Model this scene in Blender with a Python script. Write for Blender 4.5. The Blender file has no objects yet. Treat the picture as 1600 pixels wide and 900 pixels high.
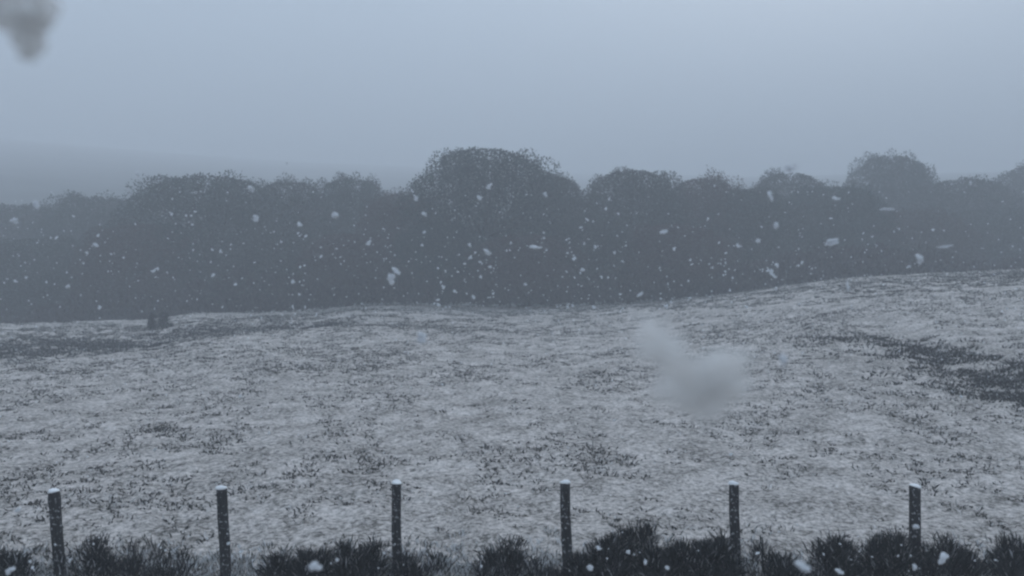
import bpy, math, random
import numpy as np
from mathutils import Vector, Matrix, noise

# ------------------------------------------------------------------ camera, sky, light, exposure
scene = bpy.context.scene
C = scene.collection
CAM_H, PITCH, FPX = 4.4, math.radians(1.92), 1256.0
cam_data = bpy.data.cameras.new('camera')
cam_data.sensor_width = 36.0
cam_data.lens = 36.0 * FPX / 1600.0
cam_data.clip_start = 0.02
cam_data.clip_end = 3000
cam_data.dof.use_dof = True                 # a phone lens: what is a hand's breadth away is out of focus
cam_data.dof.focus_distance = 22.0
cam_data.dof.aperture_fstop = cam_data.lens / 2.6
cam = bpy.data.objects.new('camera', cam_data)
C.objects.link(cam)
cam.location = (0, 0, CAM_H)
cam.rotation_euler = (math.pi/2 - PITCH, 0, 0)
scene.camera = cam

SUN_EL, SUN_AZ = math.radians(38), math.radians(25)
world = bpy.data.worlds.new('World')
scene.world = world
world.use_nodes = True
wn, wl = world.node_tree.nodes, world.node_tree.links
wn.clear()
sky = wn.new('ShaderNodeTexSky')
sky.sky_type = 'NISHITA'
sky.sun_disc = False
sky.sun_elevation = SUN_EL
sky.sun_rotation = SUN_AZ
sky.air_density = 1.0
sky.dust_density = 5.0
hs = wn.new('ShaderNodeHueSaturation')
hs.inputs['Saturation'].default_value = 0.30
wl.new(sky.outputs[0], hs.inputs['Color'])
# the overcast deck: an even grey cloud layer in front of the blue
mx = wn.new('ShaderNodeMixRGB')
mx.inputs['Fac'].default_value = 0.80
mx.inputs['Color2'].default_value = (5.4, 6.95, 8.75, 1)
wl.new(hs.outputs[0], mx.inputs['Color1'])
bg = wn.new('ShaderNodeBackground')
bg.inputs['Strength'].default_value = 0.125
wl.new(mx.outputs[0], bg.inputs['Color'])
wo = wn.new('ShaderNodeOutputWorld')
wl.new(bg.outputs[0], wo.inputs['Surface'])

sun_data = bpy.data.lights.new('sun', 'SUN')
sun_data.energy = 0.75
sun_data.angle = math.radians(40)
sun_data.color = (1.0, 0.93, 0.86)
sun = bpy.data.objects.new('sun', sun_data)
C.objects.link(sun)
sd = Vector((math.sin(SUN_AZ)*math.cos(SUN_EL), math.cos(SUN_AZ)*math.cos(SUN_EL), math.sin(SUN_EL)))
sun.rotation_euler = sd.to_track_quat('Z', 'Y').to_euler()
sun.location = (0, 0, 60)

scene.view_settings.view_transform = 'Standard'
scene.view_settings.look = 'None'
scene.view_settings.gamma = 1.0
scene.view_settings.exposure = 0.26
scene.render.engine = 'CYCLES'
cy = scene.cycles
cy.max_bounces = 5
cy.diffuse_bounces = 3
cy.volume_bounces = 2
cy.transparent_max_bounces = 8
cy.use_denoising = True
cy.filter_width = 2.4
HAZE_DENSITY = 0.0054

rng = np.random.default_rng(7)
random.seed(7)

# ------------------------------------------------------------------ helpers
def tag(o, label=None, cat=None, group=None, kind=None):
    if label: o['label'] = label
    if cat: o['category'] = cat
    if group: o['group'] = group
    if kind: o['kind'] = kind
    return o

def mesh_from(name, verts, faces_flat, per_face, mat, smooth=False):
    """verts (N,3), faces_flat: 1-D vertex indices, per_face: corners per face"""
    me = bpy.data.meshes.new(name)
    verts = np.asarray(verts, dtype=np.float32)
    faces_flat = np.asarray(faces_flat, dtype=np.int32).ravel()
    nf = len(faces_flat)//per_face
    me.vertices.add(len(verts)); me.vertices.foreach_set('co', verts.ravel())
    me.loops.add(len(faces_flat)); me.loops.foreach_set('vertex_index', faces_flat)
    me.polygons.add(nf)
    me.polygons.foreach_set('loop_start', np.arange(0, nf*per_face, per_face, dtype=np.int32))
    me.polygons.foreach_set('loop_total', np.full(nf, per_face, dtype=np.int32))
    me.polygons.foreach_set('use_smooth', np.full(nf, smooth, dtype=bool))
    me.update(calc_edges=True)
    me.validate()
    me.materials.append(mat)
    return me

def link(name, me, parent=None, loc=(0,0,0)):
    o = bpy.data.objects.new(name, me)
    C.objects.link(o)
    o.location = loc
    if parent: o.parent = parent
    return o

def empty(name, loc):
    o = bpy.data.objects.new(name, None)
    o.empty_display_size = 0.3
    C.objects.link(o)
    o.location = loc
    return o

def sst(a, b, x):
    t = np.clip((x-a)/(b-a), 0, 1)
    return t*t*(3-2*t)

def vnoise(x, y, seed=0):
    """cheap smooth value noise on arrays"""
    x = np.asarray(x, dtype=float); y = np.asarray(y, dtype=float)
    xi, yi = np.floor(x), np.floor(y)
    fx, fy = x-xi, y-yi
    fx, fy = fx*fx*(3-2*fx), fy*fy*(3-2*fy)
    def hsh(i, j):
        v = np.sin(i*127.1 + j*311.7 + seed*74.7)*43758.5453
        return v - np.floor(v)
    a, b = hsh(xi, yi), hsh(xi+1, yi)
    c, d = hsh(xi, yi+1), hsh(xi+1, yi+1)
    return (a*(1-fx)+b*fx)*(1-fy) + (c*(1-fx)+d*fx)*fy - 0.5

# ------------------------------------------------------------------ terrain
def px2u(px): return (px-800)/FPX
CREST = [(-400, 500), (0, 497), (240, 495), (300, 488), (480, 486), (560, 480), (700, 484), (850, 485), (1000, 478),
         (1100, 465), (1220, 448), (1320, 435), (1450, 426), (1600, 419), (1900, 412)]
cx = np.array([px2u(a) for a, b in CREST]); cyy = np.array([b for a, b in CREST])
RC = 70.0
def crest_h(u):
    py = np.interp(u, cx, cyy)
    return CAM_H - (py-408.0)/FPX*RC
def near_edge_r(u):      # where the near field breaks over on the left
    px = 800 + u*FPX
    return np.interp(px, [-300, 0, 250, 420, 560, 640], [36, 40, 44, 49, 54, 56])
def height(x, y, fine=True):
    x = np.asarray(x, dtype=float); y = np.asarray(y, dtype=float)
    r = np.hypot(x, y)
    th = np.arctan2(x, y)
    fr = sst(1.9, 1.1, np.abs(th))                       # 1 in front, 0 behind
    u = np.tan(np.clip(th, -0.9, 0.9))
    hc = crest_h(u)
    h = hc*sst(16, 72, r)
    px = 800 + u*FPX
    # left: the field dips into a hollow behind its edge and comes up again
    wl_ = sst(640, 380, px)
    re = near_edge_r(u)
    dip = sst(re-1, re+5, r)*sst(66, re+9, r)
    h = h - 0.62*wl_*dip + 0.22*wl_*np.exp(-((r-re)/6.0)**2) + 0.25*wl_*vnoise(x*0.22, y*0.22, 15)
    # right: a shallow gully that comes down the slope towards the camera
    rg = np.interp(px, [1180, 1300, 1400, 1500, 1600, 1750], [60, 46, 40, 33, 28, 22])
    wr_ = sst(1200, 1420, px)
    h = h - 0.16*wr_*np.exp(-((r-rg)/3.0)**2) + 0.08*wr_*np.exp(-((r-rg-6)/3.5)**2)
    # beyond the crest: down to the wood, then the far hillside
    h = h - 3.2*sst(73, 96, r)
    q = np.clip(r-132, 0, 900)
    cap = 480 + 70*vnoise(th*2.4+3, r*0+1, 3) - 60*np.clip(u, -0.6, 0.9)
    hill = 0.180*(q/(1+(q/cap)**4)**0.25)*(1-0.24*np.clip(u, -0.6, 0.9))
    h = h + hill*(0.35+0.65*fr)
    h = h*fr + (1-fr)*hill*0.4
    h = h + 0.30*vnoise(x*0.11, y*0.11, 1)*sst(10, 25, r) + 1.5*vnoise(x*0.02, y*0.02, 5)*sst(90, 200, r)
    if fine:
        k = sst(140, 60, r)
        h = h + k*(0.10*vnoise(x*0.7, y*0.7, 2) + 0.07*vnoise(x*1.9, y*1.9, 4) + 0.05*vnoise(x*4.7, y*4.7, 6))
    return h
def H(x, y, fine=True): return float(height(np.array([x]), np.array([y]), fine)[0])

def ray_dir(px, py):
    v = Vector(((px-800)/FPX, 1.0, -(py-450)/FPX))
    return Matrix.Rotation(-PITCH, 3, 'X') @ v           # forward component 1 along the view axis
def at_depth(px, py, d):                                # point on the pixel's ray at depth d
    v = ray_dir(px, py)
    return Vector((0, 0, CAM_H)) + v*d
def on_ground(px, py, tmax=130):
    v = ray_dir(px, py)
    t = np.arange(6, tmax, 0.1)
    g = height(v.x*t, v.y*t, False)
    below = (CAM_H + v.z*t) <= g
    i = int(np.argmax(below)) if below.any() else len(t)-1
    return float(v.x*t[i]), float(v.y*t[i])

# ------------------------------------------------------------------ materials
def new_mat(name):
    m = bpy.data.materials.new(name); m.use_nodes = True
    nt = m.node_tree; b = nt.nodes['Principled BSDF']
    b.inputs['Roughness'].default_value = 0.9
    if 'Specular IOR Level' in b.inputs: b.inputs['Specular IOR Level'].default_value = 0.2
    return m, nt, b
def ramp(nt, stops, interp='LINEAR'):
    r = nt.nodes.new('ShaderNodeValToRGB'); r.color_ramp.interpolation = interp
    e = r.color_ramp.elements
    while len(e) > 1: e.remove(e[-1])
    e[0].position, e[0].color = stops[0][0], (*stops[0][1], 1)
    for p, c in stops[1:]:
        k = e.new(p); k.color = (*c, 1)
    return r
def noise_node(nt, scale, detail=4, rough=0.6, vec=None):
    n = nt.nodes.new('ShaderNodeTexNoise')
    n.inputs['Scale'].default_value = scale; n.inputs['Detail'].default_value = detail
    n.inputs['Roughness'].default_value = rough
    if vec is not None: nt.links.new(vec, n.inputs['Vector'])
    return n

def ground_material():
    m, nt, b = new_mat('snowy_grass')
    L = nt.links
    geo = nt.nodes.new('ShaderNodeNewGeometry')
    P = geo.outputs['Position']
    n1 = noise_node(nt, 8.5, 6, 0.85, P)       # tufts
    n2 = noise_node(nt, 0.8, 6, 0.72, P)        # patches
    n3 = noise_node(nt, 0.05, 3, 0.5, P)       # hillside woodland and heather
    a = nt.nodes.new('ShaderNodeMath'); a.operation = 'MULTIPLY_ADD'; a.inputs[1].default_value = 0.40
    L.new(n2.outputs['Fac'], a.inputs[0]); L.new(n1.outputs['Fac'], a.inputs[2])
    cov = ramp(nt, [(0.0, (0, 0, 0)), (0.60, (0.06, 0.06, 0.06)), (0.70, (0.50, 0.50, 0.50)), (0.795, (0.84, 0.84, 0.84)), (0.89, (1, 1, 1))])
    L.new(a.outputs[0], cov.inputs[0])
    grass = ramp(nt, [(0.3, (0.035, 0.034, 0.031)), (0.5, (0.09, 0.083, 0.072)), (0.7, (0.20, 0.185, 0.16))])
    n4 = noise_node(nt, 17, 3, 0.6, P); L.new(n4.outputs['Fac'], grass.inputs[0])
    mix = nt.nodes.new('ShaderNodeMixRGB')
    mix.inputs['Color2'].default_value = (0.80, 0.745, 0.715, 1)
    L.new(cov.outputs[0], mix.inputs['Fac']); L.new(grass.outputs[0], mix.inputs['Color1'])
    # far hillside: dark woodland and moor with some snow
    ln = nt.nodes.new('ShaderNodeVectorMath'); ln.operation = 'LENGTH'; L.new(P, ln.inputs[0])
    far = nt.nodes.new('ShaderNodeMapRange')
    far.inputs['From Min'].default_value = 95; far.inputs['From Max'].default_value = 150
    L.new(ln.outputs['Value'], far.inputs['Value'])
    hr = ramp(nt, [(0.35, (0.035, 0.042, 0.04)), (0.6, (0.10, 0.11, 0.11))])
    L.new(n3.outputs['Fac'], hr.inputs[0])
    # hill painted snow-pale higher up, so its ridge fades as if in haze
    sx = nt.nodes.new('ShaderNodeSeparateXYZ'); L.new(P, sx.inputs[0])
    up = nt.nodes.new('ShaderNodeMapRange'); up.inputs['From Min'].default_value = 28; up.inputs['From Max'].default_value = 78
    L.new(sx.outputs['Z'], up.inputs['Value'])
    hm = nt.nodes.new('ShaderNodeMixRGB'); hm.inputs['Color2'].default_value = (0.72, 0.72, 0.73, 1)
    L.new(up.outputs[0], hm.inputs['Fac']); L.new(hr.outputs[0], hm.inputs['Color1'])
    mix2 = nt.nodes.new('ShaderNodeMixRGB')
    L.new(far.outputs[0], mix2.inputs['Fac']); L.new(mix.outputs[0], mix2.inputs['Color1']); L.new(hm.outputs[0], mix2.inputs['Color2'])
    L.new(mix2.outputs[0], b.inputs['Base Color'])
    bp = nt.nodes.new('ShaderNodeBump'); bp.inputs['Strength'].default_value = 0.7; bp.inputs['Distance'].default_value = 0.06
    L.new(n1.outputs['Fac'], bp.inputs['Height']); L.new(bp.outputs[0], b.inputs['Normal'])
    return m

def blade_material(name, stops):
    """each blade, twig or leaf takes its own tone"""
    m, nt, b = new_mat(name)
    geo = nt.nodes.new('ShaderNodeNewGeometry')
    r = ramp(nt, stops)
    nt.links.new(geo.outputs['Random Per Island'], r.inputs[0])
    nt.links.new(r.outputs[0], b.inputs['Base Color'])
    return m

M_ground = ground_material()
M_tuft = blade_material('winter_grass', [(0.0, (0.025, 0.026, 0.026)), (0.5, (0.06, 0.058, 0.055)), (0.76, (0.15, 0.14, 0.125)), (0.86, (0.6, 0.58, 0.57)), (1, (0.75, 0.73, 0.72))])
M_verge = blade_material('snowy_rank_grass', [(0.0, (0.04, 0.042, 0.04)), (0.25, (0.12, 0.12, 0.11)), (0.45, (0.25, 0.24, 0.22)), (0.55, (0.6, 0.61, 0.63)), (1, (0.75, 0.76, 0.78))])
M_heather = blade_material('dark_rough_growth', [(0, (0.03, 0.03, 0.032)), (0.6, (0.07, 0.066, 0.066)), (0.88, (0.13, 0.13, 0.13)), (0.95, (0.4, 0.4, 0.4)), (1, (0.5, 0.5, 0.5))])
M_shrub = blade_material('dark_shrub_shoots', [(0, (0.008, 0.009, 0.011)), (0.78, (0.022, 0.023, 0.026)), (0.94, (0.09, 0.09, 0.095)), (0.97, (0.3, 0.3, 0.31)), (1, (0.55, 0.55, 0.58))])
M_leafA = blade_material('grey_green_crown', [(0, (0.035, 0.042, 0.040)), (0.8, (0.07, 0.078, 0.075)), (1, (0.22, 0.23, 0.24))])
M_leafB = blade_material('brown_twig_crown', [(0, (0.050, 0.034, 0.034)), (0.8, (0.095, 0.066, 0.064)), (1, (0.20, 0.20, 0.21))])
M_leafC = blade_material('ivy_green_crown', [(0, (0.03, 0.042, 0.042)), (0.85, (0.06, 0.075, 0.073)), (1, (0.18, 0.2, 0.2))])
M_under = blade_material('undergrowth_twigs', [(0, (0.036, 0.027, 0.029)), (0.8, (0.07, 0.052, 0.055)), (1, (0.12, 0.11, 0.11))])

def bark_material():
    m, nt, b = new_mat('bark')
    tc = nt.nodes.new('ShaderNodeTexCoord')
    n = noise_node(nt, 3, 5, 0.7, tc.outputs['Object'])
    r = ramp(nt, [(0.3, (0.03, 0.028, 0.027)), (0.7, (0.09, 0.085, 0.08))])
    nt.links.new(n.outputs['Fac'], r.inputs[0]); nt.links.new(r.outputs[0], b.inputs['Base Color'])
    return m
M_bark = bark_material()

def post_material():
    m, nt, b = new_mat('weathered_post_wood')
    tc = nt.nodes.new('ShaderNodeTexCoord')
    mp = nt.nodes.new('ShaderNodeMapping'); mp.inputs['Scale'].default_value = (1, 1, 0.12)
    nt.links.new(tc.outputs['Object'], mp.inputs['Vector'])
    n = noise_node(nt, 40, 5, 0.65, mp.outputs[0])
    r = ramp(nt, [(0.3, (0.014, 0.014, 0.016)), (0.7, (0.05, 0.048, 0.05))])
    nt.links.new(n.outputs['Fac'], r.inputs[0])
    n2 = noise_node(nt, 25, 3, 0.6, tc.outputs['Object'])       # specks of snow stuck to the wood
    r2 = ramp(nt, [(0.585, (0, 0, 0)), (0.66, (0.75, 0.75, 0.75))])
    nt.links.new(n2.outputs['Fac'], r2.inputs[0])
    mx = nt.nodes.new('ShaderNodeMixRGB'); mx.inputs['Color2'].default_value = (0.45, 0.46, 0.48, 1)
    nt.links.new(r2.outputs[0], mx.inputs['Fac']); nt.links.new(r.outputs[0], mx.inputs['Color1'])
    nt.links.new(mx.outputs[0], b.inputs['Base Color'])
    bp = nt.nodes.new('ShaderNodeBump'); bp.inputs['Strength'].default_value = 0.6; bp.inputs['Distance'].default_value = 0.01
    nt.links.new(n.outputs['Fac'], bp.inputs['Height']); nt.links.new(bp.outputs[0], b.inputs['Normal'])
    return m
M_post = post_material()

def snow_material(name, col, trans=0.0, holes=0.0):
    m, nt, b = new_mat(name)
    tc = nt.nodes.new('ShaderNodeTexCoord')
    n = noise_node(nt, 60, 3, 0.6, tc.outputs['Object'])
    r = ramp(nt, [(0.3, tuple(c*0.93 for c in col)), (0.7, col)])
    nt.links.new(n.outputs['Fac'], r.inputs[0]); nt.links.new(r.outputs[0], b.inputs['Base Color'])
    b.inputs['Roughness'].default_value = 0.7
    if trans > 0:      # light passes through a loose flake
        t = nt.nodes.new('ShaderNodeBsdfTranslucent'); t.inputs['Color'].default_value = (*col, 1)
        ms = nt.nodes.new('ShaderNodeMixShader'); ms.inputs[0].default_value = trans
        out = nt.nodes['Material Output']
        nt.links.new(b.outputs[0], ms.inputs[1]); nt.links.new(t.outputs[0], ms.inputs[2])
        nt.links.new(ms.outputs[0], out.inputs['Surface'])
        if holes > 0:  # a loose lattice of crystals one can partly see through
            tr = nt.nodes.new('ShaderNodeBsdfTransparent'); m2 = nt.nodes.new('ShaderNodeMixShader'); m2.inputs[0].default_value = holes
            nt.links.new(ms.outputs[0], m2.inputs[1]); nt.links.new(tr.outputs[0], m2.inputs[2]); nt.links.new(m2.outputs[0], out.inputs['Surface'])
    return m
M_snow = snow_material('snow', (0.88, 0.89, 0.91))
M_flake = snow_material('snowflake_ice', (0.9, 0.92, 0.95), 0.5)
M_clump = snow_material('wet_snow', (0.85, 0.84, 0.83), 0.45, 0.5)
M_loose = snow_material('loose_snow', (0.95, 0.94, 0.93), 0.5, 0.45)

# ------------------------------------------------------------------ ground sheet (polar grid, fine in front)
def build_ground():
    thf = np.radians(np.linspace(-42, 42, 760))
    thb = np.radians(np.concatenate([np.linspace(44, 180, 60), np.linspace(-178, -44, 59)]))
    th = np.concatenate([thf, thb])
    r = np.concatenate([[0.05, 1, 2, 4, 6, 8], np.exp(np.linspace(math.log(9.5), math.log(75), 620)),
                        np.exp(np.linspace(math.log(77), math.log(900), 130))])
    R, T = np.meshgrid(r, th, indexing='ij')
    X, Y = R*np.sin(T), R*np.cos(T)
    Z = height(X, Y)
    nr, nt_ = R.shape
    verts = np.stack([X, Y, Z], -1).reshape(-1, 3)
    i = np.arange(nr-1)[:, None]*nt_; j = np.arange(nt_)[None, :]; jn = (np.arange(nt_)+1) % nt_
    a = i + j; b_ = i + jn[None, :]; c = b_ + nt_; d = a + nt_
    faces = np.stack([a, d, c, b_], -1)
    me = mesh_from('ground', verts, faces, 4, M_ground, True)
    o = link('ground', me)
    tag(o, 'snow dusted field rising to the right, with the far hillside beyond', 'ground', kind='structure')
build_ground()

# ------------------------------------------------------------------ blades: every tuft, shrub and crown is made of these
def blades(base, direction, length, width, bend=0.0):
    """tapered blades: base (N,3), unit direction (N,3); a quad with a narrow tip, two-segment if bent"""
    n = len(base)
    side = np.cross(direction, rng.normal(size=(n, 3)))
    side /= np.linalg.norm(side, axis=1, keepdims=True)+1e-9
    w = width[:, None]*0.5
    tip = base + direction*length[:, None]
    mid = base + direction*length[:, None]*0.55
    if bend: 
        tip = tip + np.stack([rng.normal(size=n), rng.normal(size=n), -np.abs(rng.normal(size=n))], -1)*(bend*length[:, None])
    v = np.stack([base-side*w, base+side*w, mid+side*w*0.9, tip+side*w*0.12, mid-side*w*0.9], 1).reshape(-1, 3)
    f = (np.arange(n)[:, None]*5 + np.array([0, 1, 2, 3, 4])[None, :])
    return v, f

def unit(a): return a/(np.linalg.norm(a, axis=-1, keepdims=True)+1e-9)

def blade_mesh(name, base, direction, length, width, mat, bend=0.0):
    v, f = blades(base, direction, length, width, bend)
    return mesh_from(name, v, f, 5, mat)

def tufts(centres, size, per, spread=0.9):
    """blades for low tussocks round each centre; size = radius (N,)"""
    n = len(centres)
    idx = np.repeat(np.arange(n), per)
    a = rng.uniform(0, 2*np.pi, n*per); rr = np.sqrt(rng.uniform(0, 1, n*per))*size[idx]
    x = centres[idx, 0] + np.cos(a)*rr; y = centres[idx, 1] + np.sin(a)*rr*0.8
    z = height(x, y) - 0.01
    d = unit(np.stack([np.cos(a)*spread*rng.uniform(0.2, 1.2, n*per), np.sin(a)*spread*rng.uniform(0.2, 1.2, n*per), np.ones(n*per)], -1))
    return np.stack([x, y, z], -1), d, idx

# field tussocks
def field_tussocks():
    N = 190000
    th = rng.uniform(-0.74, 0.74, N)
    r = np.sqrt(rng.uniform(10.5**2, 68**2, N))
    r[:42000] = rng.uniform(52, 74.5, 42000)
    x, y = r*np.sin(th), r*np.cos(th)
    dens = 0.4*vnoise(x*0.55, y*0.4, 11) + 0.55*vnoise(x*1.6, y*1.1, 12) + 0.3*vnoise(x*0.12, y*0.12, 13) + 0.35*vnoise(x*4, y*3, 14)
    keep = dens > 0.27 + rng.uniform(-0.42, 0.42, N)
    x, y = x[keep], y[keep]
    c = np.stack([x, y], -1)
    size = rng.uniform(0.03, 0.16, len(c))*(1+1.7*(rng.uniform(0, 1, len(c)) > 0.88))
    b, d, idx = tufts(c, size, 9)
    ln = rng.uniform(0.04, 0.11, len(b))*(0.6+size[idx]*3)*(1+0.7*sst(45, 66, np.hypot(b[:, 0], b[:, 1])))
    me = blade_mesh('grass', b, d, ln, rng.uniform(0.012, 0.035, len(b)), M_tuft, 0.25)
    tag(link('grass', me), 'dark and straw grey grass tussocks poking through the snow of the field', 'grass', kind='stuff')
field_tussocks()

# dark rough growth in the two hollows, laid out along centre lines on the ground
def rough_band(poly, widths, n, label, hgt, bias=1.0):
    pts = np.array([on_ground(px, py) for px, py in poly])
    seg = np.linalg.norm(np.diff(pts, axis=0), axis=1); cum = np.concatenate([[0], np.cumsum(seg)])
    s = cum[-1]*rng.uniform(0, 1, n)**bias
    cxs, cys = np.interp(s, cum, pts[:, 0]), np.interp(s, cum, pts[:, 1])
    w = np.interp(s, cum, widths)
    off = rng.normal(0, 0.62, (n, 2))*w[:, None]*(1+1.3*(rng.uniform(0, 1, n) > 0.72))[:, None]
    c = np.stack([cxs + off[:, 0], cys + off[:, 1]], -1)
    keep = vnoise(c[:, 0]*0.6, c[:, 1]*0.6, 21) + 0.6*vnoise(c[:, 0]*2, c[:, 1]*2, 22) > rng.uniform(-0.5, 0.35, len(c))
    c = c[keep]
    size = rng.uniform(0.12, 0.35, len(c))
    b, d, idx = tufts(c, size, 14)
    ln = rng.uniform(0.5, 1.2, len(b))*hgt
    me = blade_mesh('rough_grass', b, d, ln, rng.uniform(0.02, 0.05, len(b)), M_heather, 0.2)
    tag(link('rough_grass', me), label, 'rough grass', kind='stuff')
rough_band([(-60, 553), (40, 545), (120, 540), (250, 538)], [4.0, 3.8, 2.6, .8], 1900,
           'dark rough grass in the hollow at the left edge of the field', 0.19, 1.6)
rough_band([(255, 528), (330, 520), (430, 512), (520, 508)], [2.0, 2.6, 2.4, 1.0], 900,
           'thin grey line of rough grass along the hollow below the left trees', 0.2)
rough_band([(1230, 524), (1340, 533), (1450, 552), (1520, 573), (1600, 597), (1680, 620)], [1.3, 1.3, 1.3, 1.3, 1.4, 1.6], 1900,
           'dark heathery growth along the gully on the right of the field', 0.16, 0.38)

# ------------------------------------------------------------------ trees
def tube(path, radii, sides=7):
    """tapered tube through points; returns verts, quads"""
    path = [Vector(p) for p in path]; V = []; F = []
    for i, p in enumerate(path):
        t = (path[min(i+1, len(path)-1)] - path[max(i-1, 0)]).normalized()
        q = t.to_track_quat('Z', 'Y')
        for k in range(sides):
            a = 2*math.pi*k/sides
            V.append(p + q @ Vector((math.cos(a)*radii[i], math.sin(a)*radii[i], 0)))
        if i:
            o = (i-1)*sides
            for k in range(sides):
                F.append((o+k, o+(k+1) % sides, o+sides+(k+1) % sides, o+sides+k))
    return [tuple(v) for v in V], F
def merge(parts):
    V, F = [], []
    for v, f in parts:
        o = len(V); V += v; F += [tuple(i+o for i in q) for q in f]
    return V, F

def tree_meshes(tag_, hw, seed, mat, nleaf=64000):
    """unit tree: height 1, half width hw; trunk with limbs, crown of twig-sized faces in uneven clumps"""
    global rng
    rr = np.random.default_rng(seed); keep = rng; rng = rr
    # lobes on a dome
    lobes = []
    nl = 110
    for k in range(nl):
        t = rr.uniform(0, 1)
        zz = 0.16 + 0.74*t**0.8
        lim = hw*(max(0.0, 1-abs((zz-0.42)/0.54)**2.6))**0.5*0.86
        a = rr.uniform(0, 2*math.pi); q = rr.uniform(0.35, 1.0)
        lobes.append((math.cos(a)*lim*q, math.sin(a)*lim*q, zz, rr.uniform(0.07, 0.125)))
    lobes = np.array(lobes)
    pick = rr.integers(0, nl, nleaf)
    dirs = unit(rr.normal(size=(nleaf, 3)))
    rad = lobes[pick, 3]*(0.45 + 0.58*rr.uniform(0, 1, nleaf)**0.5)
    p = lobes[pick, :3] + dirs*rad[:, None]
    d = unit(dirs*0.9 + rr.normal(size=(nleaf, 3))*0.6 + np.array([0, 0, 0.3]))
    # outer twigs that even out the dome
    k = nleaf//4
    zz = rr.uniform(0.25, 0.955, k); a = rr.uniform(0, 2*math.pi, k)
    lim = hw*np.sqrt(np.maximum(0, 1-np.abs((zz-0.42)/0.545)**2.6))*0.98*(1+0.10*vnoise(a*1.3, zz*5, seed))*rr.uniform(0.72, 1.0, k)
    p[:k] = np.stack([np.cos(a)*lim, np.sin(a)*lim, zz], -1)
    crown = blade_mesh('crown', p, d, rr.uniform(0.006, 0.018, nleaf), rr.uniform(0.004, 0.009, nleaf), mat)
    parts = []
    path = [(0, 0, -0.05), (0, 0, 0.0), (rr.normal()*0.006, rr.normal()*0.006, 0.14), (rr.normal()*0.015, rr.normal()*0.015, 0.32), (rr.normal()*0.02, rr.normal()*0.02, 0.55), (0, 0, 0.8)]
    parts.append(tube(path, [0.045, 0.036, 0.028, 0.022, 0.012, 0.003], 9))
    for k in range(30):
        l = lobes[k*3]
        z0 = rr.uniform(0.16, 0.5)
        parts.append(tube([(0, 0, z0), (l[0]*0.4, l[1]*0.4, z0+(l[2]-z0)*0.35), (l[0]*0.75, l[1]*0.75, z0+(l[2]-z0)*0.7), tuple(l[:3])], [0.014, 0.010, 0.006, 0.002], 6))
    V, F = merge(parts)
    trunk = mesh_from('trunk', V, np.array(F), 4, M_bark, True)
    rng = keep
    return trunk, crown

TM = [tree_meshes('a', 0.50, 11, M_leafA), tree_meshes('b', 0.56, 12, M_leafC), tree_meshes('c', 0.44, 13, M_leafB),
      tree_meshes('d', 0.52, 14, M_leafA), tree_meshes('e', 0.62, 15, M_leafC), tree_meshes('f', 0.50, 16, M_leafB)]
HW = [0.50, 0.56, 0.44, 0.52, 0.62, 0.50]
def tree(px, top, wpx, dist, var, label, rot):
    u = px2u(px); x, y = u*dist, dist
    g = H(x, y, False)
    topz = at_depth(px, top, dist).z
    hgt = (topz - g)/0.965
    wid = wpx/FPX*dist
    s = 1.17*wid/(2*HW[var]*0.93)
    o = empty('tree', (x, y, g))
    o.rotation_euler = (0, 0, rot)
    o.scale = (s, s, hgt)
    link('trunk', TM[var][0], o); link('crown', TM[var][1], o)
    tag(o, label, 'tree', 'trees of the wood beyond the field')

TREES = [
 (20, 320, 210, 104, 0, 'pale hazy tree at the far left end of the wood'),
 (155, 308, 190, 100, 4, 'pale low tree left of the first broad domed crown'),
 (330, 276, 250, 84, 1, 'broad flat topped tree, first tall dome from the left'),
 (452, 284, 150, 89, 3, 'grey crown in the middle of the left block of trees'),
 (548, 280, 140, 93, 4, 'rounded pale tree just left of the tallest tree, before the gap'),
 (630, 303, 130, 82, 5, 'low brownish tree in the dip left of the tallest tree'),
 (757, 235, 225, 80, 1, 'tallest domed tree in the centre of the wood'),
 (862, 276, 120, 82, 0, 'smaller crown leaning on the right shoulder of the tallest tree'),
 (985, 267, 165, 82, 0, 'dark square shouldered tree right of the central gap'),
 (1098, 279, 140, 86, 5, 'brown tinted tree right of the dark square shouldered one'),
 (1230, 271, 140, 98, 3, 'pale rounded tree between the brown tree and the tall right dome'),
 (1388, 245, 142, 110, 4, 'tall pale dome, highest tree on the right side'),
 (1500, 281, 170, 102, 0, 'long low crown between the tall right dome and the picture edge'),
 (1610, 260, 130, 116, 3, 'pale crown rising at the right picture edge'),
 (70, 372, 190, 80, 3, 'low bushy tree in front of the pale trees at far left'),
 (225, 350, 170, 78, 5, 'short tree below the left side of the broad flat topped tree'),
 (420, 362, 180, 78, 0, 'short rounded tree standing before the grey left crowns'),
 (560, 366, 170, 77, 2, 'small brown tree before the gap left of the tallest tree'),
 (690, 352, 150, 75, 4, 'short green grey tree below the left side of the tallest tree'),
 (820, 368, 170, 75, 2, 'small brown tree at the foot of the tallest tree'),
 (925, 338, 140, 76, 3, 'short tree filling the gap right of the tallest tree'),
 (1045, 352, 170, 76, 2, 'reddish brown tree before the square shouldered tree'),
 (1170, 296, 150, 84, 0, 'short tree filling the gap right of the brown tree'),
 (1300, 292, 170, 88, 1, 'dark tree on the slope before the tall right dome'),
 (1420, 330, 170, 88, 5, 'brownish tree on the crest below the tall right dome'),
 (1550, 325, 170, 92, 3, 'tree with visible grey stems near the right picture edge'),
]
for i, (px, top, w, d, var, lab) in enumerate(TREES):
    tree(px, top, w, d, var, lab, (i*2.399) % 6.283)

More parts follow.
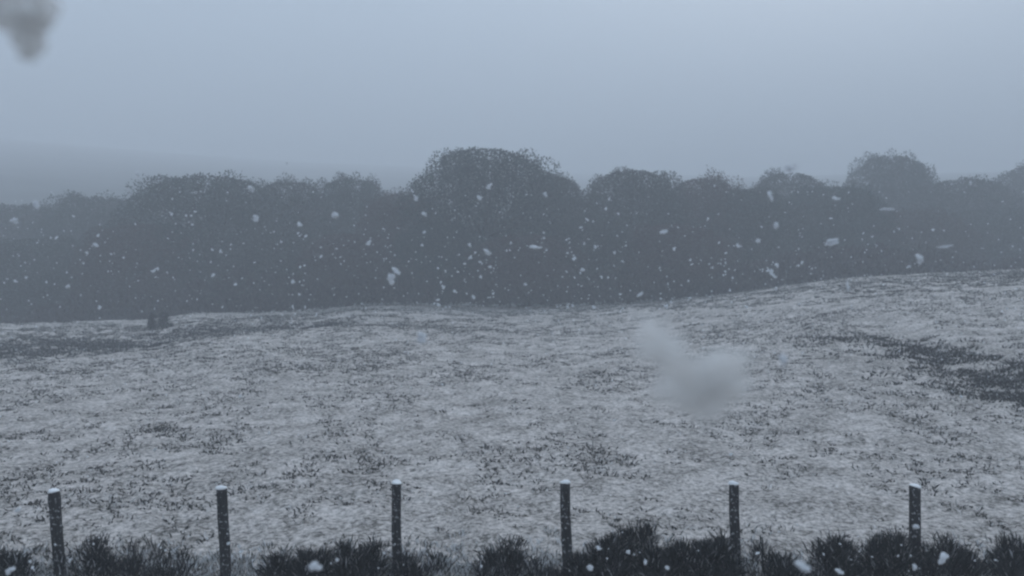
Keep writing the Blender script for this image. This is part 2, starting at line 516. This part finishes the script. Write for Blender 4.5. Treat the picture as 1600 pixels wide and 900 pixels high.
# the tangle under the trees, one mass
def undergrowth():
    N = 190000
    px = np.clip(rng.normal(800, 1150, N), -1700, 3300)
    px[:130000] = rng.uniform(-350, 1950, 130000)
    dist = rng.uniform(72.5, 82, N)
    x = (px-800)/FPX*dist
    top = 2.6 + 2.2*vnoise(x*0.25, dist*0.2, 31) + 1.4*vnoise(x*0.9, dist*0.3, 32)
    top = np.maximum(top, 0.8)
    z = height(x, dist, False) + rng.uniform(0, 1, N)*top + (dist-72.5)*0.12
    d = unit(np.stack([rng.normal(size=N)*0.5, rng.normal(size=N)*0.5, np.abs(rng.normal(size=N))+0.2], -1))
    me = blade_mesh('undergrowth', np.stack([x, dist, z], -1), d, rng.uniform(0.25, 0.7, N), rng.uniform(0.08, 0.2, N), M_under)
    tag(link('undergrowth', me), 'dark bushy undergrowth along the foot of the wood', 'undergrowth', kind='stuff')
undergrowth()

# far-off wood behind, read as one mass
def far_wood():
    V, F = [], []
    b_, d_, l_, w_ = [], [], [], []
    for k in range(110):
        px = rng.uniform(-420, 2000); dist = rng.uniform(125, 175)
        x = (px-800)/FPX*dist; g = H(x, dist, False)
        topy = 322 + 14*math.sin(px*0.011) + rng.uniform(-8, 14) + (6 if px < 250 else 0)
        tz = at_depth(px, topy, dist).z
        hh = max(4, tz-g); rw = rng.uniform(3.5, 6.5)
        n = 1300
        q = unit(rng.normal(size=(n, 3)))
        rad = (0.55+0.45*rng.uniform(0, 1, n)**0.5)
        lump = 1 + 0.22*vnoise(q[:, 0]*3+k, q[:, 2]*3, 7)
        p = np.stack([x+q[:, 0]*rw*rad*lump, dist+q[:, 1]*rw*rad*lump, g+hh*0.52+q[:, 2]*hh*0.5*rad*lump], -1)
        b_.append(p); d_.append(unit(q+rng.normal(size=(n, 3))*0.5)); l_.append(rng.uniform(0.4, 1.0, n)); w_.append(rng.uniform(0.2, 0.5, n))
    me = blade_mesh('far_wood', np.concatenate(b_), np.concatenate(d_), np.concatenate(l_), np.concatenate(w_), M_leafA)
    tag(link('far_wood', me), 'distant wood fading into the haze behind the nearer trees', 'wood', kind='stuff')
far_wood()

# ------------------------------------------------------------------ fence posts
POSTS = [  # top x, top y, foot x at the picture's lower edge, width px, cap tilt, label
 (84.5, 768, 91, 15.5, -6, 'dark wooden fence post with a bulging head, leftmost of the row, leaning a little'),
 (346, 763, 350.5, 15.0, 2, 'smooth dark wooden fence post with flat snow cap, second from the left'),
 (620, 755, 620.5, 13.5, 0, 'thin upright fence post with snow flecks, third from the left, beside the bush'),
 (883, 754, 887.5, 14.5, 0, 'speckled wooden fence post standing left of the widest dark bush'),
 (1146.5, 756, 1150.5, 14.0, 2, 'wooden fence post at the right end of the widest dark bush'),
 (1430, 760, 1433, 15.5, 16, 'darkest fence post with slanting snow cap, rightmost of the row'),
]
def fence_post(k, tx, ty, bx, w, tilt, label):
    D = 11.3
    top = at_depth(tx, ty, D); low = at_depth(bx, 900, D)
    axis = (top-low).normalized()
    gz = H(low.x, low.y) 
    base = low + axis*((gz-low.z)/axis.z)
    L = (top-base).length
    r0 = 1.1*w/2/FPX*D
    root = empty('fence_post', base)
    root.rotation_euler = axis.to_track_quat('Z', 'Y').to_euler()
    root.rotation_mode = 'QUATERNION'
    q = Vector((0, 0, 1)).rotation_difference(axis); root.rotation_quaternion = q
    S, RN = 20, 34
    V, F = [], []
    rs = random.Random(k*5+1)
    ph = [rs.uniform(0, 6.28) for _ in range(6)]
    tl = math.tan(math.radians(tilt))
    for i in range(RN+1):
        t = i/RN; z = -0.35 + t*(L+0.35-0.0)
        rr = r0*(1.05 - 0.07*t)
        if k == 0 and z > L-0.22: rr *= 1.0 + 0.13*math.sin(min(1, (z-(L-0.22))/0.2)*math.pi)
        if i == RN: rr *= 0.95
        for j in range(S):
            a = 2*math.pi*j/S
            wob = 1 + 0.035*math.sin(3*a+ph[0]+z*2) + 0.02*math.sin(5*a+ph[1]) + 0.022*math.sin(z*9+ph[2]+a) + rs.uniform(-.012, .012)
            x, y = math.cos(a)*rr*wob, math.sin(a)*rr*wob
            zz = z + (-x*tl if i == RN else (-x*tl*0.9 if i == RN-1 else 0))
            V.append((x + 0.012*math.sin(z*2.3+ph[3]) - 0.012*math.sin(ph[3]+L*2.3), y, zz))
        if i:
            o = (i-1)*S
            F += [(o+j, o+(j+1) % S, o+S+(j+1) % S, o+S+j) for j in range(S)]
    me = bpy.data.meshes.new('post_shaft')
    F.append(tuple(RN*S+j for j in range(S)))
    me.from_pydata(V, [], F); me.materials.append(M_post)
    for p in me.polygons: p.use_smooth = len(p.vertices) == 4
    link('shaft', me, root)
    # snow cap: a low uneven cushion
    V, F = [], []
    hs_ = 0.026 + 0.022*rs.random()
    prof = [(1.0, -0.004), (1.01, 0.008), (0.97, 0.45*hs_), (0.80, 0.82*hs_), (0.45, 1.0*hs_), (0.12, 1.04*hs_)]
    for i, (rf, dz) in enumerate(prof):
        for j in range(S):
            a = 2*math.pi*j/S
            wob = 1 + 0.07*math.sin(2*a+ph[4]) + 0.05*math.sin(3*a+ph[5]) + rs.uniform(-.02, .02)
            x, y = math.cos(a)*r0*rf*wob, math.sin(a)*r0*rf*wob
            V.append((x, y, L + dz*(1+0.35*math.sin(a+ph[2])) - x*tl))
        if i:
            o = (i-1)*S
            F += [(o+j, o+(j+1) % S, o+S+(j+1) % S, o+S+j) for j in range(S)]
    F.append(tuple((len(prof)-1)*S+j for j in range(S)))
    F.append(tuple(reversed(range(S))))
    me = bpy.data.meshes.new('snow_cap'); me.from_pydata(V, [], F); me.materials.append(M_snow)
    for p in me.polygons: p.use_smooth = True
    link('snow_cap', me, root)
    tag(root, label, 'fence post', 'row of fence posts at the near edge of the field')
for k, p in enumerate(POSTS): fence_post(k, *p)

# ------------------------------------------------------------------ dark shrubs along the fence
def shrub(px, top, wpx, dist, label, seed, dens=1.0, name='shrub'):
    global rng
    keep = rng; rng = np.random.default_rng(seed)
    P = at_depth(px, 880, dist); x0, y0 = P.x, P.y
    g = H(x0, y0)
    hgt = at_depth(px, top-1, dist).z - g
    hw = 0.86*wpx/2/FPX*dist
    n = int(3400*dens**1.55*max(0.35, hw/0.5))
    # stems rise from a row of crowns; shoots along them
    nc = max(4, int(hw*24))
    cxs = rng.uniform(-hw*1.0, hw*1.0, nc); cys = rng.uniform(-0.28, 0.28, nc)
    ch = hgt*np.clip(1-0.5*np.abs(cxs/hw)**2.4 + rng.uniform(-0.55, 0.04, nc), 0.15, 1.0)
    ch[rng.integers(0, nc)] = hgt
    idx = rng.integers(0, nc, n)
    t = rng.uniform(0, 1, n)**0.8
    fan = rng.normal(size=(n, 2))*0.085*(1.25-0.6*t)[:, None]
    bx = cxs[idx] + fan[:, 0]*(1+hw*0.3); by = cys[idx] + fan[:, 1]*1.2
    bz = t*ch[idx]*0.86
    b = np.stack([bx, by, bz], -1)
    d = unit(np.stack([fan[:, 0]*3.2, fan[:, 1]*3.2, np.ones(n)*0.8], -1) + rng.normal(size=(n, 3))*0.22)
    gz = height(x0+bx, y0+by) - g
    b[:, 2] += gz
    me = blade_mesh(name, b, d, rng.uniform(0.06, 0.20, n), rng.uniform(0.005, 0.015, n), M_shrub, 0.12)
    # long single shoots that give the spiky outline
    m = int(150*max(0.4, hw/0.5)*dens)
    idx = rng.integers(0, nc, m)
    b2 = np.stack([cxs[idx]+rng.normal(size=m)*0.05, cys[idx]+rng.normal(size=m)*0.05, ch[idx]*rng.uniform(0.55, 0.8, m)], -1)
    d2 = unit(np.stack([rng.normal(size=m)*0.22, rng.normal(size=m)*0.22, np.ones(m)], -1))
    v1 = np.empty(len(me.vertices)*3, dtype=np.float32); me.vertices.foreach_get('co', v1)
    v2, f2 = blades(b2, d2, ch[idx]*rng.uniform(0.2, 0.38, m), rng.uniform(0.008, 0.016, m), 0.05)
    nv = len(me.vertices)
    f1 = (np.arange(nv//5)[:, None]*5 + np.arange(5)[None, :])
    bpy.data.meshes.remove(me)
    me = mesh_from(name, np.concatenate([v1.reshape(-1, 3), v2]), np.concatenate([f1, f2+nv]), 5, M_shrub)
    o = link(name, me, None, (x0, y0, g))
    tag(o, label, 'shrub', 'dark shrubs along the fence')
    rng = keep
SHRUBS = [
 (8, 862, 60, 10.9, 'dark shrub cut by the left picture edge', 1.0),
 (122, 850, 60, 11.0, 'low thin shrub just right of the leftmost post', 0.5),
 (160, 838, 50, 11.1, 'spiky little bush between the first two posts, nearer the first', 0.8),
 (222, 838, 70, 11.1, 'sparse upright shrub between the first two posts, nearer the second', 0.55),
 (270, 858, 50, 11.0, 'low shrub just left of the second post', 0.5),
 (430, 862, 50, 11.0, 'narrow end bush of the clump left of the third post', 0.8),
 (500, 843, 110, 11.0, 'dense black bush left of the third post', 1.5),
 (570, 846, 80, 11.1, 'spiky bush touching the third post from the left', 1.0),
 (655, 868, 80, 11.0, 'low dark growth just right of the third post', 0.6),
 (785, 845, 80, 11.0, 'isolated small bush left of the speckled fourth post', 0.8),
 (845, 872, 60, 10.9, 'low dark tuft touching the speckled fourth post', 0.6),
 (930, 836, 90, 11.2, 'bushy left end of the widest shrub clump', 1.3),
 (985, 825, 100, 11.2, 'tallest spiky shrub in the widest clump', 1.6),
 (1060, 848, 90, 11.1, 'low middle shrub of the widest clump', 1.5),
 (1115, 838, 90, 11.1, 'round shrub against the left side of the fifth post', 1.5),
 (1215, 846, 65, 11.0, 'small round shrub to the right of the fifth post', 0.9),
 (1300, 828, 70, 11.1, 'upright dark shrub midway between the last two posts', 1.5),
 (1385, 834, 75, 11.1, 'pointed dark shrub just left of the rightmost post', 1.4),
 (1480, 840, 90, 11.1, 'tousled shrub just right of the rightmost post', 1.1),
 (1550, 842, 70, 11.1, 'rounded shrub near the lower right corner', 1.2),
 (1605, 840, 40, 11.2, 'dark shrub cut by the right picture edge', 1.0),
]
for i, (px, top, w, d, lab, dens) in enumerate(SHRUBS):
    shrub(px, top, w, d, lab, 100+i, dens)
lx, ly = on_ground(256, 512)
shrub(256, 484, 42, ly, 'small lone dark bush at the far left, on the edge of the field', 140, 1.2)

# rank snow-flecked grass at the foot of the fence
def verge():
    N = 3200
    x = rng.uniform(-11, 11, N); y = rng.normal(11.1, 0.55, N)
    c = np.stack([x, y], -1)
    size = rng.uniform(0.05, 0.16, N)
    b, d, idx = tufts(c, size, 12, 0.5)
    me = blade_mesh('verge_grass', b, d, rng.uniform(0.05, 0.17, len(b)), rng.uniform(0.008, 0.02, len(b)), M_verge, 0.25)
    tag(link('verge_grass', me), 'rank snow flecked grass along the foot of the fence posts', 'grass', kind='stuff')
verge()

# ------------------------------------------------------------------ falling snow
def flake_mesh(seed, lobes=5, mat=None, sub=2, shape=None):
    """a ragged clump of crystals about 1 across"""
    import bmesh
    rs = random.Random(seed)
    bm = bmesh.new()
    pts = shape or [(rs.uniform(-.3, .3), rs.uniform(-.3, .3), rs.uniform(-.3, .3), rs.uniform(.16, .32)) for _ in range(lobes)]
    for (x, y, z, r) in pts:
        ret = bmesh.ops.create_icosphere(bm, subdivisions=sub, radius=r)
        off = Vector((rs.uniform(0, 50), 0, 0))
        for v in ret['verts']:
            n = noise.noise(v.co*(3.2/max(r, .1)*0.3) + off)
            v.co = v.co*(1 + 0.7*n) + Vector((x, y, z))
    me = bpy.data.meshes.new('snowflake'); bm.to_mesh(me); bm.free()
    me.materials.append(mat or M_flake)
    for p in me.polygons: p.use_smooth = True
    return me
FM = [flake_mesh(s, 3+s % 4) for s in range(8)]
def flake(px, py, size_px, depth, label, group, var=0, stretch=(1, 1, 1), rot=(0, 0, 0), me=None):
    o = link('snowflake', me or FM[var % len(FM)], None, at_depth(px, py, depth))
    s = size_px/FPX*depth/0.85
    o.scale = tuple(s*k for k in stretch); o.rotation_euler = rot
    tag(o, label, 'snowflake', group)
    return o

# two flakes a hand's breadth from the lens, far out of focus
cl1 = flake_mesh(91, mat=M_clump, sub=3, shape=[(-.50, 0, .30, .16), (-.30, .02, .38, .17), (-.05, 0, .42, .16), (.16, 0, .40, .13), (-.42, 0, .10, .12), (-.22, 0, .05, .17),
                                               (-.02, 0, .10, .20), (.22, 0, .14, .15), (-.05, 0, -.12, .19), (.0, 0, -.30, .15), (.14, 0, -.04, .15), (-.01, 0, -.40, .10)])
flake(46, 34, 104, 0.13, 'big blurred grey clump of snow close to the lens in the top left corner', None, me=cl1)
cl2 = flake_mesh(92, mat=M_loose, sub=3, shape=[(-.42, 0, .46, .14), (-.46, 0, .28, .15), (-.30, 0, .30, .17), (-.22, 0, .12, .18), (-.24, 0, -.08, .18), (-.02, 0, .04, .20), (-.02, 0, -.14, .18), (.18, 0, .10, .19), (.36, 0, .12, .16), (.20, 0, -.10, .19), (.38, 0, -.08, .17), (.16, 0, -.30, .12), (.12, 0, -.42, .08)])
flake(1086, 590, 132, 0.095, 'very large soft blurred snowflake hanging before the right half of the field', None, me=cl2)

BIG = [  # px, py, size, depth, stretch, roll, label
 (608, 437, 17, 1.0, (1, .7, 1.0), .5, 'largest sharp white flake, lower lobe of the ragged pair before the wood'),
 (619, 424, 12, 1.0, (1.1, .7, .7), .5, 'white upper lobe flake of the ragged pair left of the centre'),
 (1435, 404, 19, .9, (1.1, .6, .7), .6, 'bright oblong flake before the wood at the right, under the tall right dome'),
 (1299, 378, 22, .9, (1.1, .6, .45), -.3, 'feathery slanting flake before the dark tree on the right slope'),
 (838, 387, 20, 1.0, (1.1, .5, .35), 0, 'flat lying streak shaped flake below the tallest tree'),
 (760, 393, 17, 1.0, (1.1, .5, .4), .6, 'short slanted rod shaped flake at the foot of the tallest tree'),
 (524, 336, 13, 1.0, (.9, .8, 1), 0, 'round bright flake in front of the pale tree before the left gap'),
 (764, 291, 10, 1.2, (1, 1, 1), 0, 'bright flake on the crown of the tallest tree'),
 (851, 305, 10, 1.2, (1, 1, 1), 0, 'bright flake at the right edge of the tallest crown'),
 (749, 310, 9, 1.2, (.9, 1, 1.2), 0, 'flake just under the bright one on the tallest crown'),
 (662, 335, 9, 1.3, (1.1, 1, .9), 0, 'bright flake at the lower left of the tallest crown'),
 (650, 310, 8, 1.3, (1, 1, 1), 0, 'flake in the dip left of the tallest crown'),
 (1307, 311, 13, 1.0, (1.1, .7, .6), 0, 'oblong flake left of the tall right dome'),
 (1203, 306, 14, .8, (.7, .7, 1.3), -.4, 'tall curved soft flake before the pale rounded tree'),
 (1213, 352, 12, .9, (.6, .7, 1.2), 0, 'upright soft flake under the pale rounded tree'),
 (1234, 262, 24, .35, (1.1, .5, .5), 0, 'faint oval flake in the sky above the pale rounded tree'),
 (213, 273, 15, .7, (1, .6, .6), .3, 'faint flake in the sky left of the broad flat topped tree'),
 (58, 322, 15, .7, (.7, .6, 1.2), .2, 'soft upright flake on top of the pale trees at far left'),
 (391, 295, 11, 1.0, (1.1, .8, .9), .3, 'flake near the top right of the broad flat topped tree'),
 (400, 341, 11, 1.0, (1, .8, .9), 0, 'flake below the right side of the broad flat topped tree'),
 (469, 352, 9, 1.1, (1, 1, 1), 0, 'round bright flake in the middle of the left block of trees'),
 (21, 345, 12, 1.0, (1.2, .7, .8), 0, 'flake before the pale trees close to the left edge'),
 (150, 383, 9, 1.2, (1.1, 1, .8), .5, 'flake above the low bushy trees at far left'),
 (576, 379, 9, 1.2, (1, 1, 1), 0, 'bright flake before the small brown tree left of centre'),
 (733, 384, 8, 1.2, (1, 1, 1), 0, 'bright flake left of the rod shaped one'),
 (1037, 363, 12, 1.0, (1.1, .7, .8), -.5, 'slanted flake before the reddish brown tree'),
 (1213, 415, 9, 1.1, (1, 1, .9), 0, 'round bright flake above the crest right of the reddish brown tree'),
 (1184, 376, 8, 1.2, (1, 1, .8), 0, 'flake under the gap right of the brown tree'),
 (1211, 433, 7, 1.2, (1, 1, 1), 0, 'flake just above the snow crest on the right'),
 (999, 461, 15, 1.0, (1.1, .5, .35), -.6, 'thin slanted flake over the edge of the field right of centre'),
 (1388, 327, 20, .8, (1.2, .4, .25), 0, 'thin level streak of a flake before the tall right dome'),
 (1475, 385, 22, .8, (1.2, .4, .22), 0, 'thin level streak of a flake right of the bright oblong one'),
 (1516, 287, 8, 1.2, (.8, 1, 1.1), 0, 'flake on the long low crown at the right'),
 (740, 465, 7, 1.2, (.8, 1, 1.3), 0, 'small upright flake at the foot of the wood in the centre'),
 (1222, 563, 22, .30, (.8, .6, .9), .3, 'soft pale flake before the field right of the very large blurred one'),
 (659, 527, 18, .5, (1, .6, .9), 0, 'soft pale flake on the upper field left of centre'),
 (1325, 450, 12, .8, (.4, .5, 1.6), 0, 'tall faint flake crossing the crest on the right'),
 (1473, 872, 21, .9, (.9, .7, 1), .4, 'largest white flake before the shrub right of the last post'),
 (1432, 823, 9, 1.0, (1, 1, 1.1), 0, 'round white flake on the rightmost post'),
 (28, 796, 11, .9, (1.1, .8, .7), -.2, 'oblong white flake left of the leftmost post'),
 (490, 889, 26, .5, (1.2, .7, .8), -.3, 'big soft grey flake before the dense black bush'),
 (1311, 893, 13, .9, (1.1, .7, .7), .2, 'white flake low before the upright dark shrub'),
 (1428, 886, 13, .9, (1, .6, .7), .8, 'slanted soft flake at the foot of the rightmost post'),
 (922, 886, 10, 1.0, (1.1, 1, .8), .2, 'white flake low in the widest dark clump'),
 (936, 857, 9, 1.0, (1.1, 1, .8), .2, 'white flake higher up in the widest dark clump'),
 (1008, 879, 8, 1.0, (.9, 1, 1.1), 0, 'pale flake under the tallest spiky shrub'),
 (527, 875, 7, 1.0, (.8, 1, 1.2), 0, 'pale flake on the black bush left of the third post'),
 (17, 890, 16, .8, (.7, .6, 1.2), .7, 'slanted flake on the shrub at the left picture edge'),
 (108, 877, 8, 1.0, (.7, .8, 1.2), .5, 'slanted flake on the thin shrub by the leftmost post'),
 (1253, 885, 22, .40, (1.2, .7, .8), .2, 'soft grey flake low between the small round shrub and the upright one'),
 (1042, 888, 9, 1.0, (1, 1, .9), 0, 'pale flake low in the middle of the widest clump'),
 (1205, 425, 8, 1.2, (.8, 1, 1.2), 0, 'lower left flake beside the round bright one on the right crest'),
 (1154, 385, 8, 1.2, (1, 1, 1), 0, 'pale flake level with the gap right of the brown tree'),
]
for i, (px, py, s, d, st, roll, lab) in enumerate(BIG):
    flake(px, py, s*(1.1 if i < 2 else 0.86), d, lab, 'large snowflakes', i, st, (0, roll, 0))

# the many small ones; those the photograph shows before the wood, the field and the shrubs
rs = random.Random(5)
small = []
clusters = [(285, 345, 14, 30, 9), (465, 400, 18, 60, 16), (690, 450, 12, 25, 12), (1000, 440, 60, 25, 10), (1120, 400, 12, 45, 14),
            (1220, 420, 25, 30, 8), (940, 380, 30, 35, 14), (910, 430, 20, 40, 8), (140, 420, 50, 40, 12), (340, 380, 40, 50, 10), (770, 420, 50, 30, 12), (880, 350, 40, 30, 8),
            (1050, 410, 25, 30, 8)]
for cx_, cy_, sx, sy, n in clusters:
    for _ in range(n): small.append((rs.gauss(cx_, sx), min(480, rs.gauss(cy_, sy))))
for _ in range(44): small.append((rs.uniform(0, 1600), rs.triangular(300, 490, 430)))
for _ in range(14): small.append((rs.uniform(0, 1600), rs.uniform(500, 820)))
for _ in range(34): small.append((rs.uniform(0, 1600), rs.triangular(830, 898, 875)))
ZW = [(215, 'the pale trees at far left'), (440, 'the broad flat topped tree'), (640, 'the grey crowns left of centre'), (890, 'the tallest domed tree'),
      (1065, 'the square shouldered tree right of centre'), (1170, 'the brown tinted tree'), (1310, 'the pale rounded tree on the right'),
      (1470, 'the tall pale dome on the right'), (9999, 'the trees at the right picture edge')]
ZP = [(220, 'leftmost post'), (485, 'second post from left'), (750, 'third post from left'), (1015, 'fourth post from left'), (1290, 'fifth post from left'), (9999, 'rightmost post')]
def where(px, py):
    z = next(t for e, t in ZW if px < e); p = next(t for e, t in ZP if px < e)
    if py < 285: return 'faint tiny snowflake in the sky above ' + z, 'small snowflakes in the sky'
    if py < 492: return 'tiny white snowflake in the air before ' + z, 'small snowflakes before the wood'
    if py < 825: return 'tiny pale snowflake over the field above the ' + p, 'small snowflakes over the field'
    return 'tiny white snowflake low before the foot of the ' + p, 'small snowflakes before the shrubs'
for i, (px, py) in enumerate(small):
    depth = rs.uniform(1.3, 4.0)
    if py > 820: depth = rs.uniform(1.3, 3.0)
    s = rs.choice([2.6, 3.2, 3.8, 4.5, 5.5])
    lab, grp = where(px, py)
    flake(px, py, s, depth, lab, grp, i,
          (rs.uniform(.7, 1.3), rs.uniform(.7, 1.2), rs.uniform(.6, 1.2)), (rs.uniform(0, 6), rs.uniform(0, 6), rs.uniform(0, 6)))

# the finest flakes, beyond counting
def fine_snow():
    N = 2000
    d = rng.uniform(2.0, 11.0, N)
    px = rng.uniform(-500, 2100, N); py = np.maximum(rng.normal(430, 80, N), 300)
    py[:250] = rng.uniform(480, 900, 250)
    V, F = [], []
    base = np.array([(1, 0, -.7), (-1, 0, -.7), (0, 1, .7), (0, -1, .7)])
    fc = np.array([(0, 2, 3), (1, 3, 2), (0, 1, 2), (0, 3, 1)])
    for i in range(N):
        p = np.array(at_depth(px[i], py[i], d[i]))
        s = rng.uniform(1.4, 3.4)/FPX*d[i]*0.5
        for q in range(2):
            Rm = np.linalg.qr(rng.normal(size=(3, 3)))[0]
            F.append(fc + len(V)*4); V.append(base @ Rm * s*rng.uniform(.5, 1, 3) + p + rng.normal(size=3)*s*0.3)
    me = mesh_from('fine_snow', np.concatenate(V), np.concatenate(F), 3, M_flake)
    tag(link('fine_snow', me), 'fine falling snow scattered through the air', 'snow', kind='stuff')
fine_snow()

# ------------------------------------------------------------------ the snowy air
def haze():
    X, Z0, Z1 = 930.0, -9.0, 122.0
    V = [(x, y, z) for z in (Z0, Z1) for y in (-X, X) for x in (-X, X)]
    F = [(0, 2, 3, 1), (4, 5, 7, 6), (0, 1, 5, 4), (2, 6, 7, 3), (0, 4, 6, 2), (1, 3, 7, 5)]
    me = bpy.data.meshes.new('haze'); me.from_pydata(V, [], F)
    m = bpy.data.materials.new('haze'); m.use_nodes = True
    nt = m.node_tree; nt.nodes.clear()
    out = nt.nodes.new('ShaderNodeOutputMaterial')
    pv = nt.nodes.new('ShaderNodeVolumePrincipled')
    pv.inputs['Color'].default_value = (0.90, 0.93, 0.97, 1)
    pv.inputs['Density'].default_value = HAZE_DENSITY
    pv.inputs['Anisotropy'].default_value = 0.0
    nt.links.new(pv.outputs[0], out.inputs['Volume'])
    me.materials.append(m)
    o = link('haze', me)
    tag(o, 'pale bluish snow haze filling the air over the whole field and wood', 'haze', kind='stuff')
haze()
